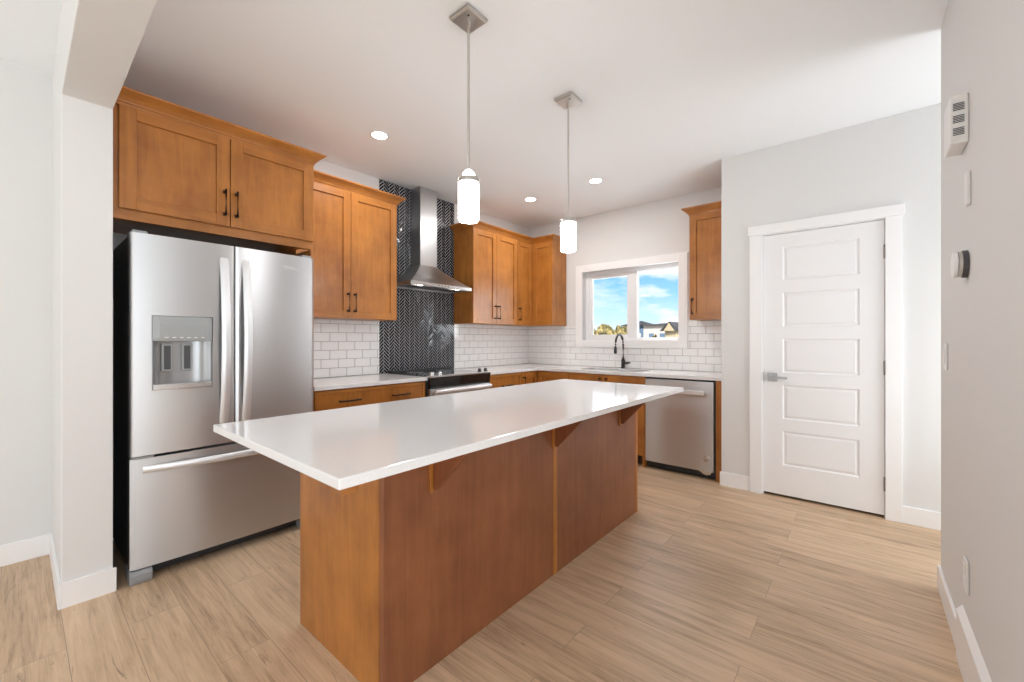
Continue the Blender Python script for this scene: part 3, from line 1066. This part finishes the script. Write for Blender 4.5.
# ------------------------------------------------------------------ refrigerator
fr = thing('refrigerator', 'stainless French-door refrigerator with water dispenser in the wall alcove', 'refrigerator', (-3.1, 0.81, 0))
FXf = FX(-2.83)
fy0, fym, fy1 = 0.358, 0.806, 1.262


def FRW(u):
    q = (u - fy0) / (fy1 - fy0) * 2 - 1
    e = min(u - fy0, fy1 - u, abs(u - fym))
    r = 0.012
    ed = 0.0 if e > r else (1 - math.sqrt(max(0, 1 - (1 - e / r) ** 2))) * 0.010
    return 0.070 - 0.012 * q * q - ed


def FRZ(u):
    q = (u - fy0) / (fy1 - fy0) * 2 - 1
    e = min(u - fy0, fy1 - u)
    r = 0.012
    ed = 0.0 if e > r else (1 - math.sqrt(max(0, 1 - (1 - e / r) ** 2))) * 0.010
    return 0.070 - 0.012 * q * q - ed


obj('body', MB().box(-3.44, -2.838, fy0 + 0.004, fy1 - 0.004, 0.055, 1.752).box(-3.40, -2.87, fy0 + 0.03, fy1 - 0.03, 0.03, 0.055), 'fridge_side', fr, bevel=0.004)
zb, zt = 0.636, 1.758
da, db, dz0, dz1 = 0.440, 0.699, 0.962, 1.346
mb = MB()
bowed(mb, FXf, fy0, da, zb, zt, 0.0, FRW, 14)
bowed(mb, FXf, db, fym - 0.003, zb, zt, 0.0, FRW, 14)
bowed(mb, FXf, da, db, zb, dz0, 0.0, FRW, 10)
bowed(mb, FXf, da, db, dz1, zt, 0.0, FRW, 10)
dL = obj('left_door', mb, 'steel', fr)
mb = MB()
bowed(mb, FXf, fym + 0.003, fy1, zb, zt, 0.0, FRW, 30)
dR = obj('right_door', mb, 'steel', fr)
mb = MB()
bowed(mb, FXf, fy0, fy1, 0.072, 0.622, 0.0, FRZ, 50)
dF = obj('freezer_drawer', mb, 'steel', fr)
# dispenser
mb = MB(FXf)
mb.box(da, db, 0.001, 0.008, dz0, dz1)
mb.box(da, da + 0.004, 0.008, 0.066, dz0, 1.215).box(db - 0.004, db, 0.008, 0.066, dz0, 1.215)
mb.box(da + 0.004, db - 0.004, 0.008, 0.062, dz0, dz0 + 0.006)
dp = obj('dispenser_recess', mb, 'grey_plastic', dL)
# rounded niche wall
mb = MB(FXf)
n = 16
lp = []
for zz in (dz0 + 0.006, 1.214):
    l = []
    for i in range(n + 1):
        q = i / n * 2 - 1
        l.append((da + 0.005 + (db - da - 0.01) * i / n, 0.012 + 0.035 * abs(q) ** 4, zz))
    lp.append(l)
vs = lp[0] + lp[1]
mb.add(vs, [(i, i + 1, n + 1 + i + 1, n + 1 + i) for i in range(n)])
obj('niche_wall', mb, 'grey_niche', dp, smooth=60)
mb = MB(FXf)
lp = []
for (zz, k) in ((1.214, 0.0), (1.235, 0.004), (1.30, 0.006), (dz1 - 0.002, 0.002)):
    lp.append([(da + 0.002, 0.01, zz), (da + 0.002, 0.060 + k * .5, zz), (da + 0.03, 0.0655 + k, zz), (db - 0.03, 0.0675 + k, zz), (db - 0.002, 0.065 + k * .5, zz), (db - 0.002, 0.01, zz)])
mb.loft(lp)
obj('dispenser_panel', mb, 'grey_panel', dp, bevel=0.002)
mb = MB(FXf)
for k in range(6):
    u = da + 0.05 + k * 0.031
    mb.box(u, u + 0.016, 0.070, 0.0735, 1.231, 1.235)
obj('indicator_mark', mb, 'plate_white', dp)
for u in (0.508, 0.592):
    pd = obj('dispenser_paddle', MB(FXf).box(u - 0.024, u + 0.024, 0.018, 0.030, 1.055, 1.20), 'grey_panel', dp, bevel=0.004)
    q = MB(FXf).box(u - 0.014, u + 0.014, 0.0295, 0.0325, 1.065, 1.19)
    obj('paddle_pad', q, 'dark_grey', dp)
mb = MB(FXf)
mb.box(da + 0.004, db - 0.004, 0.008, 0.072, dz0 + 0.004, dz0 + 0.026)
mb.box(da + 0.004, db - 0.004, 0.066, 0.074, dz0 + 0.001, dz0 + 0.03)
obj('drip_tray', mb, 'steel_bright', dp, bevel=0.002)


def arc_handle(name, parent, horizontal, c, a0, a1, width, out, base):
    mb = MB(FXf)
    n_ = 24
    loops = []
    for i in range(n_ + 1):
        t_ = i / n_
        a = a0 + (a1 - a0) * t_
        w = base + out * math.sin(math.pi * t_) ** 0.75
        th = 0.012
        hw = width / 2
        sec = [(-hw, w), (hw, w), (hw, w + th * 0.6), (hw * 0.6, w + th), (-hw * 0.6, w + th), (-hw, w + th * 0.6)]
        if horizontal:
            loops.append([(a, ww, c + s_) for s_, ww in sec])
        else:
            loops.append([(c + s_, ww, a) for s_, ww in sec])
    mb.loft(loops)
    return obj(name, mb, 'handle_steel', parent, smooth=50)


arc_handle('handle', dL, False, 0.752, 0.745, 1.685, 0.042, 0.045, 0.060)
arc_handle('handle', dR, False, 0.862, 0.745, 1.685, 0.042, 0.045, 0.060)
arc_handle('handle', dF, True, 0.566, 0.405, 1.215, 0.036, 0.045, 0.056)
# feet, grille, hinge covers
obj('grille', MB().box(-2.90, -2.835, fy0 + 0.09, fy1 - 0.09, 0.012, 0.066), 'black_plastic', fr)
for (a, b_) in ((fy0 - 0.002, fy0 + 0.085), (fy1 - 0.085, fy1 + 0.002)):
    obj('foot', MB().prism([(-2.90, 0.001), (-2.765, 0.001), (-2.757, 0.022), (-2.757, 0.048), (-2.775, 0.064), (-2.90, 0.064)], 'y', a, b_), 'grey_plastic', fr, bevel=0.005)
for a in (fy0 + 0.01, fy1 - 0.07):
    obj('hinge_cover', MB().box(-2.95, -2.79, a, a + 0.06, 1.759, 1.775), 'grey_plastic', fr, bevel=0.005)
obj('hinge_strip', MB().box(-2.838, -2.765, fy0 + 0.004, fy0 + 0.09, 0.625, 0.633), 'grey_plastic', fr)
# brand lettering on the right door
tx = bpy.data.curves.new('brand_lettering', 'FONT')
tx.body = 'Whirlpool'
tx.size = 0.021
tx.extrude = 0.0006
tx.align_x = 'CENTER'
to = bpy.data.objects.new('brand_lettering', tx)
COL.objects.link(to)
to.parent = dR
to.location = (Vector((-2.83 + FRW(1.11) + 0.0015, 1.115, 1.664)) - abs_loc(dR))
to.rotation_euler = (math.radians(90), 0, math.radians(90))
tx.materials.append(MATS['plate_white'])
bpy.context.view_layer.update()
tm = bpy.data.meshes.new_from_object(to.evaluated_get(bpy.context.evaluated_depsgraph_get()))
t2 = bpy.data.objects.new('brand_lettering', tm)
t2.parent, t2.location, t2.rotation_euler = dR, to.location.copy(), to.rotation_euler.copy()
bpy.data.objects.remove(to)
COL.objects.link(t2)
t2.name = 'brand_lettering'
sw = MB(FXf)
pts = []
for i in range(13):
    t_ = i / 12 * math.pi
    u = 1.10 - 0.040 * math.cos(t_)
    pts.append((u, FRW(u) + 0.001, 1.674 + 0.008 * math.sin(t_ + 0.6)))
sw.tube(pts, [0.0012 + 0.0012 * math.sin(i / 12 * math.pi) for i in range(13)], 6)
obj('brand_mark', sw, 'plate_white', dR)

# ------------------------------------------------------------------ island
ix0, ix1, iy0, iy1 = -1.854, -1.222, 0.785, 2.842
isl = thing('kitchen_island', 'long reddish-brown wood island base standing on the floor', 'island', (-1.54, 1.81, 0))
ZI = 0.873
obj('carcass', MB().box(ix0 + 0.02, ix1 - 0.012, iy0 + 0.020, iy1 - 0.020, 0.10, ZI).box(ix0 + 0.09, ix1 - 0.012, iy0 + 0.02, iy1 - 0.02, 0.001, 0.10), 'wood_v', isl)
obj('end_panel', MB().box(ix0, ix1 - 0.027, iy0, iy0 + 0.019, 0.001, ZI), 'wood_v', isl, bevel=0.001)
obj('end_panel', MB().box(ix0, ix1 - 0.012, iy1 - 0.019, iy1, 0.001, ZI), 'wood_v', isl, bevel=0.001)
for (a, b_) in ((iy0 + 0.019, 1.787), (1.823, iy1 - 0.034)):
    obj('back_panel', MB().box(ix1 - 0.012, ix1 - 0.003, a, b_, 0.001, ZI), 'wood_island', isl)
obj('corner_post', MB().box(ix1 - 0.026, ix1, iy0 + 0.001, iy0 + 0.019, 0.001, ZI), 'wood_island', isl, bevel=0.002)
obj('corner_post', MB().box(ix1 - 0.012, ix1, iy1 - 0.034, iy1, 0.001, ZI), 'wood_v', isl, bevel=0.002)
obj('joint_strip', MB().box(ix1 - 0.012, ix1, 1.787, 1.823, 0.001, ZI), 'wood_v', isl, bevel=0.002)
for yy in (1.005, 1.805, 2.575):
    th = 0.020
    mb = MB()
    mb.prism([(ix1 - 0.002, 0.873), (ix1 + 0.20, 0.873), (ix1 + 0.20, 0.858), (ix1 + 0.022, 0.668), (ix1 - 0.002, 0.668)], 'y', yy - th / 2, yy + th / 2)
    br_ = obj('bracket', mb, 'wood_island', isl, bevel=0.001)
    obj('bracket_back', MB().box(ix1 - 0.003, ix1 + 0.006, yy - 0.028, yy - 0.012, 0.655, 0.873), 'wood_v', br_, bevel=0.001)
obj('support_batten', MB().box(-0.985, -0.938, 0.492, 0.535, ZI - 0.02, ZI - 0.0005), 'wood_v', isl, bevel=0.001)
# cabinet doors on the working side
for k in range(4):
    a = iy0 + 0.03 + k * 0.501
    shaker('door', lambda u, w, z: (ix0 + 0.02 - w, u, z), a, a + 0.495, 0.105, 0.862, isl, 'wood_hy', w0=0.001, th=0.018)
ct = obj('countertop', MB().box(-1.873, -0.918, 0.475, 2.885, ZI + 0.0005, 0.9005), 'quartz', None, origin=(-1.4, 1.68, ZI), bevel=0.003)
tag(ct, 'large white quartz slab on the wooden island', 'countertop')

# ------------------------------------------------------------------ pendants
def make_pendant(x, y, label, top_glare):
    p_ = thing('pendant_light', label, 'pendant light', (x, y, 1.77), 'pendant lights over the island')
    mb = MB().loft([[(x + sx * s_, y + sy * s_, z) for sx, sy in ((-1, -1), (1, -1), (1, 1), (-1, 1))] for s_, z in ((0.056, H - 0.020), (0.0635, H - 0.014), (0.0635, H - 0.001))])
    cn = obj('canopy', mb, 'nickel', p_, bevel=0.001)
    for (a, b_) in ((0.030, -0.030), (-0.030, 0.030)):
        obj('canopy_screw', MB().lathe((x + a, y + b_, H - 0.024), [(0.0025, 0), (0.0045, 0.0015), (0.0045, 0.005)], n=12), 'dark_grey', cn)
    mb = MB().lathe((x, y, 2.0), [(0.0058, 0), (0.0058, H - 2.0 - 0.045), (0.009, H - 2.0 - 0.045), (0.009, H - 2.0 - 0.019)], n=14)
    obj('stem', mb, 'nickel', p_, smooth=40)
    if top_glare:
        obj('glare_blob', MB().lathe((x, y, 1.982), [(0.026, 0), (0.030, 0.010), (0.028, 0.022), (0.018, 0.034), (0.010, 0.038)], n=24), 'shade_glass', p_, smooth=60)  # added glowing blob imitating the glare above the nearer shade
    else:
        obj('socket_cap', MB().lathe((x, y, 1.982), [(0.016, 0), (0.016, 0.012), (0.010, 0.024)], n=20), 'nickel', p_, smooth=40)
    obj('fitter_ring', MB().lathe((x, y, 1.958), [(0.044, 0), (0.0500, 0.0), (0.0500, 0.018), (0.046, 0.024), (0.02, 0.026)], n=32), 'nickel', p_, smooth=40)
    obj('lamp_shade', MB().lathe((x, y, 1.778), [(0.034, 0), (0.044, 0.003), (0.048, 0.012), (0.048, 0.176), (0.044, 0.182)], n=36), 'shade_glass', p_, smooth=50)
    return p_


make_pendant(-1.42, 1.37, 'nearer pendant lamp with white cylinder shade hanging over the island', True)
make_pendant(-1.42, 2.24, 'farther pendant lamp with white cylinder shade, nearer to the window', False)

# recessed ceiling lights
def can(x, y, label):
    c = thing('recessed_light', label, 'ceiling light', (x, y, H), 'recessed ceiling lights')
    obj('trim_ring', MB().lathe((x, y, H - 0.006), [(0.052, 0.002), (0.058, 0), (0.068, 0.003), (0.070, 0.0055), (0.052, 0.0055)], n=36, caps=False), 'trim_paint', c, smooth=40)
    obj('lens', MB().lathe((x, y, H - 0.005), [(0.0525, 0), (0.0525, 0.0045)], n=36), 'lamp_disc', c)


can(-2.739, 1.727, 'round recessed ceiling light nearest the refrigerator cabinet')
can(-2.735, 3.560, 'round recessed ceiling light in front of the corner wall cabinet')
can(-1.945, 3.548, 'round recessed ceiling light between the farther pendant and the window wall')

# ------------------------------------------------------------------ right-wall fittings
ch = thing('wall_chime', 'white boxy chime with slotted vents high on the right wall', 'wall chime', (XR, 2.27, 1.94))
obj('case', MB().box(XR - 0.048, XR - 0.001, 2.20, 2.35, 1.935, 2.112), 'plate_white', ch, bevel=0.004)
mb = MB()
for k in range(3):
    for j in range(5):
        z = 1.965 + k * 0.045 + j * 0.0058
        mb.box(XR - 0.041, XR - 0.012, 2.1985, 2.2012, z, z + 0.003)
obj('vent_slots', mb, 'dark_grey', ch)
o = obj('wall_sensor', MB().box(XR - 0.012, XR - 0.001, 2.165, 2.205, 1.700, 1.820), 'plate_white', None, origin=(XR, 2.19, 1.70), bevel=0.004)
tag(o, 'small slim white plate on the right wall between chime and thermostat', 'sensor')
th_ = thing('thermostat', 'round thermostat with dark rim and pale face on the right wall', 'thermostat', (XR, 2.235, 1.50))
def puck(r, a, b_):
    return MB().lathe((XR - b_, 2.235, 1.498), [(r * 0.93, 0), (r, 0.003), (r, b_ - a)], axis='x', n=36)
obj('back_plate', puck(0.050, 0.001, 0.016), 'dark_grey', th_, smooth=40)
obj('ring', puck(0.046, 0.016, 0.028), 'nickel', th_, smooth=40)
obj('face', puck(0.048, 0.028, 0.038), 'plate_white', th_, smooth=40)
sw_ = thing('light_switch', 'white light switch plate at the far end of the right wall', 'light switch', (XR, 2.72, 1.09))
obj('plate', MB().box(XR - 0.007, XR - 0.001, 2.675, 2.755, 1.085, 1.205), 'plate_white', sw_, bevel=0.003)
obj('rocker', MB().box(XR - 0.011, XR - 0.006, 2.698, 2.732, 1.110, 1.180), 'plate_white', sw_, bevel=0.002)
ol = thing('wall_outlet', 'white wall outlet plate low on the right wall above the baseboard', 'outlet', (XR, 2.23, 0.30))
obj('plate', MB().box(XR - 0.007, XR - 0.001, 2.195, 2.268, 0.303, 0.420), 'plate_white', ol, bevel=0.003)
mb = MB().box(XR - 0.010, XR - 0.006, 2.214, 2.248, 0.318, 0.352).box(XR - 0.010, XR - 0.006, 2.214, 2.248, 0.371, 0.405)
obj('socket', mb, 'plate_white', ol, bevel=0.002)

# ------------------------------------------------------------------ outside
GZ = -1.5
o = struct('ground', MB().box(-90, 60, 6.0, 120, GZ - 0.2, GZ), 'field')


def house(name, label, x0, x1, y0, y1, zt, wallmat, roof, gable=False):
    h_ = thing(name, label, 'house', ((x0 + x1) / 2, y0, GZ))
    obj('walls', MB().box(x0, x1, y0, y1, GZ, zt), wallmat, h_)
    mb = MB()
    e = 0.35
    xm = (x0 + x1) / 2
    ym = (y0 + y1) / 2
    if gable:
        mb.prism([(x0 - e, zt), (x1 + e, zt), (xm, zt + roof)], 'y', y0 - e, y1 + e)
        obj('roof', mb, 'roof_dark', h_)
        obj('gable_wall', MB().prism([(x0, zt), (x1, zt), (xm, zt + roof * 0.85)], 'y', y0 - e - 0.05, y0 - e), wallmat, h_)
    else:
        mb.loft([[(x0 - e, y0 - e, zt), (x1 + e, y0 - e, zt), (x1 + e, y1 + e, zt), (x0 - e, y1 + e, zt)],
                 [(x0 + 1.2, ym, zt + roof), (x1 - 1.2, ym, zt + roof), (x1 - 1.2, ym + 0.05, zt + roof), (x0 + 1.2, ym + 0.05, zt + roof)]])
        obj('roof', mb, 'roof_dark', h_)
    for k in range(2):
        wx = x0 + (x1 - x0) * (0.3 + 0.4 * k)
        obj('window', MB().box(wx - 0.25, wx + 0.25, y0 - 0.03, y0 + 0.01, zt - 1.5, zt - 0.8), 'siding_blue' if wallmat != 'siding_blue' else 'siding_white', h_)
    return h_


house('house', 'white house with a long dark roof seen through the right window pane', -16.6, -13.9, 40, 45, 2.66, 'siding_white', 0.28)
house('house', 'blue-grey house with dark hipped roof at the left of the right pane', -20.9, -18.2, 44.5, 48, 2.80, 'siding_blue', 0.62)
house('house', 'tan gabled house under construction at the right of the window view', -13.02, -12.10, 36, 38.2, 2.0, 'osb', 0.80, True)


def tree(x, y, top, r, label):
    t_ = thing('tree', label, 'tree', (x, y, GZ), 'trees seen through the left pane')
    obj('trunk', MB().tube([(x, y, GZ), (x + 0.05, y, (GZ + top) / 2)], [0.12, 0.07], 8), 'bark', t_)
    bm = bmesh.new()
    bmesh.ops.create_icosphere(bm, subdivisions=4, radius=1.0)
    ph = random.uniform(0, 9)
    for v in bm.verts:
        n_ = v.co.normalized()
        k = 1 + 0.10 * math.sin(7 * n_.x + ph) * math.sin(6 * n_.y + 2 * ph) + 0.10 * math.sin(11 * n_.z + 5 * n_.x + ph) + random.uniform(-0.05, 0.05)
        q = (abs(n_.z) ** 1.6) * (1 if n_.z > 0 else -1)
        v.co = Vector((n_.x * r * k, n_.y * r * k, q * (top - GZ) * 0.42 * (0.94 + (k - 1) * 0.5)))
    mb = MB()
    zc = GZ + (top - GZ) * 0.60
    mb.add([(v.co.x + x, v.co.y + y, v.co.z + zc) for v in bm.verts], [[v.index for v in f.verts] for f in bm.faces])
    bm.free()
    obj('crown', mb, 'foliage', t_)


for k in range(8):
    x_ = -23.5 + k * 0.68
    tree(x_, 38.2 + 1.85 * (k % 3), 2.95 - 0.05 * k + 0.06 * (k % 3) + random.uniform(-0.05, 0.08), 0.86,
         'autumn tree in the distant row seen through the left window pane')
tree(-14.1, 36.5, 1.75, 0.42, 'yellowish tree in front of the tan gabled house outside')
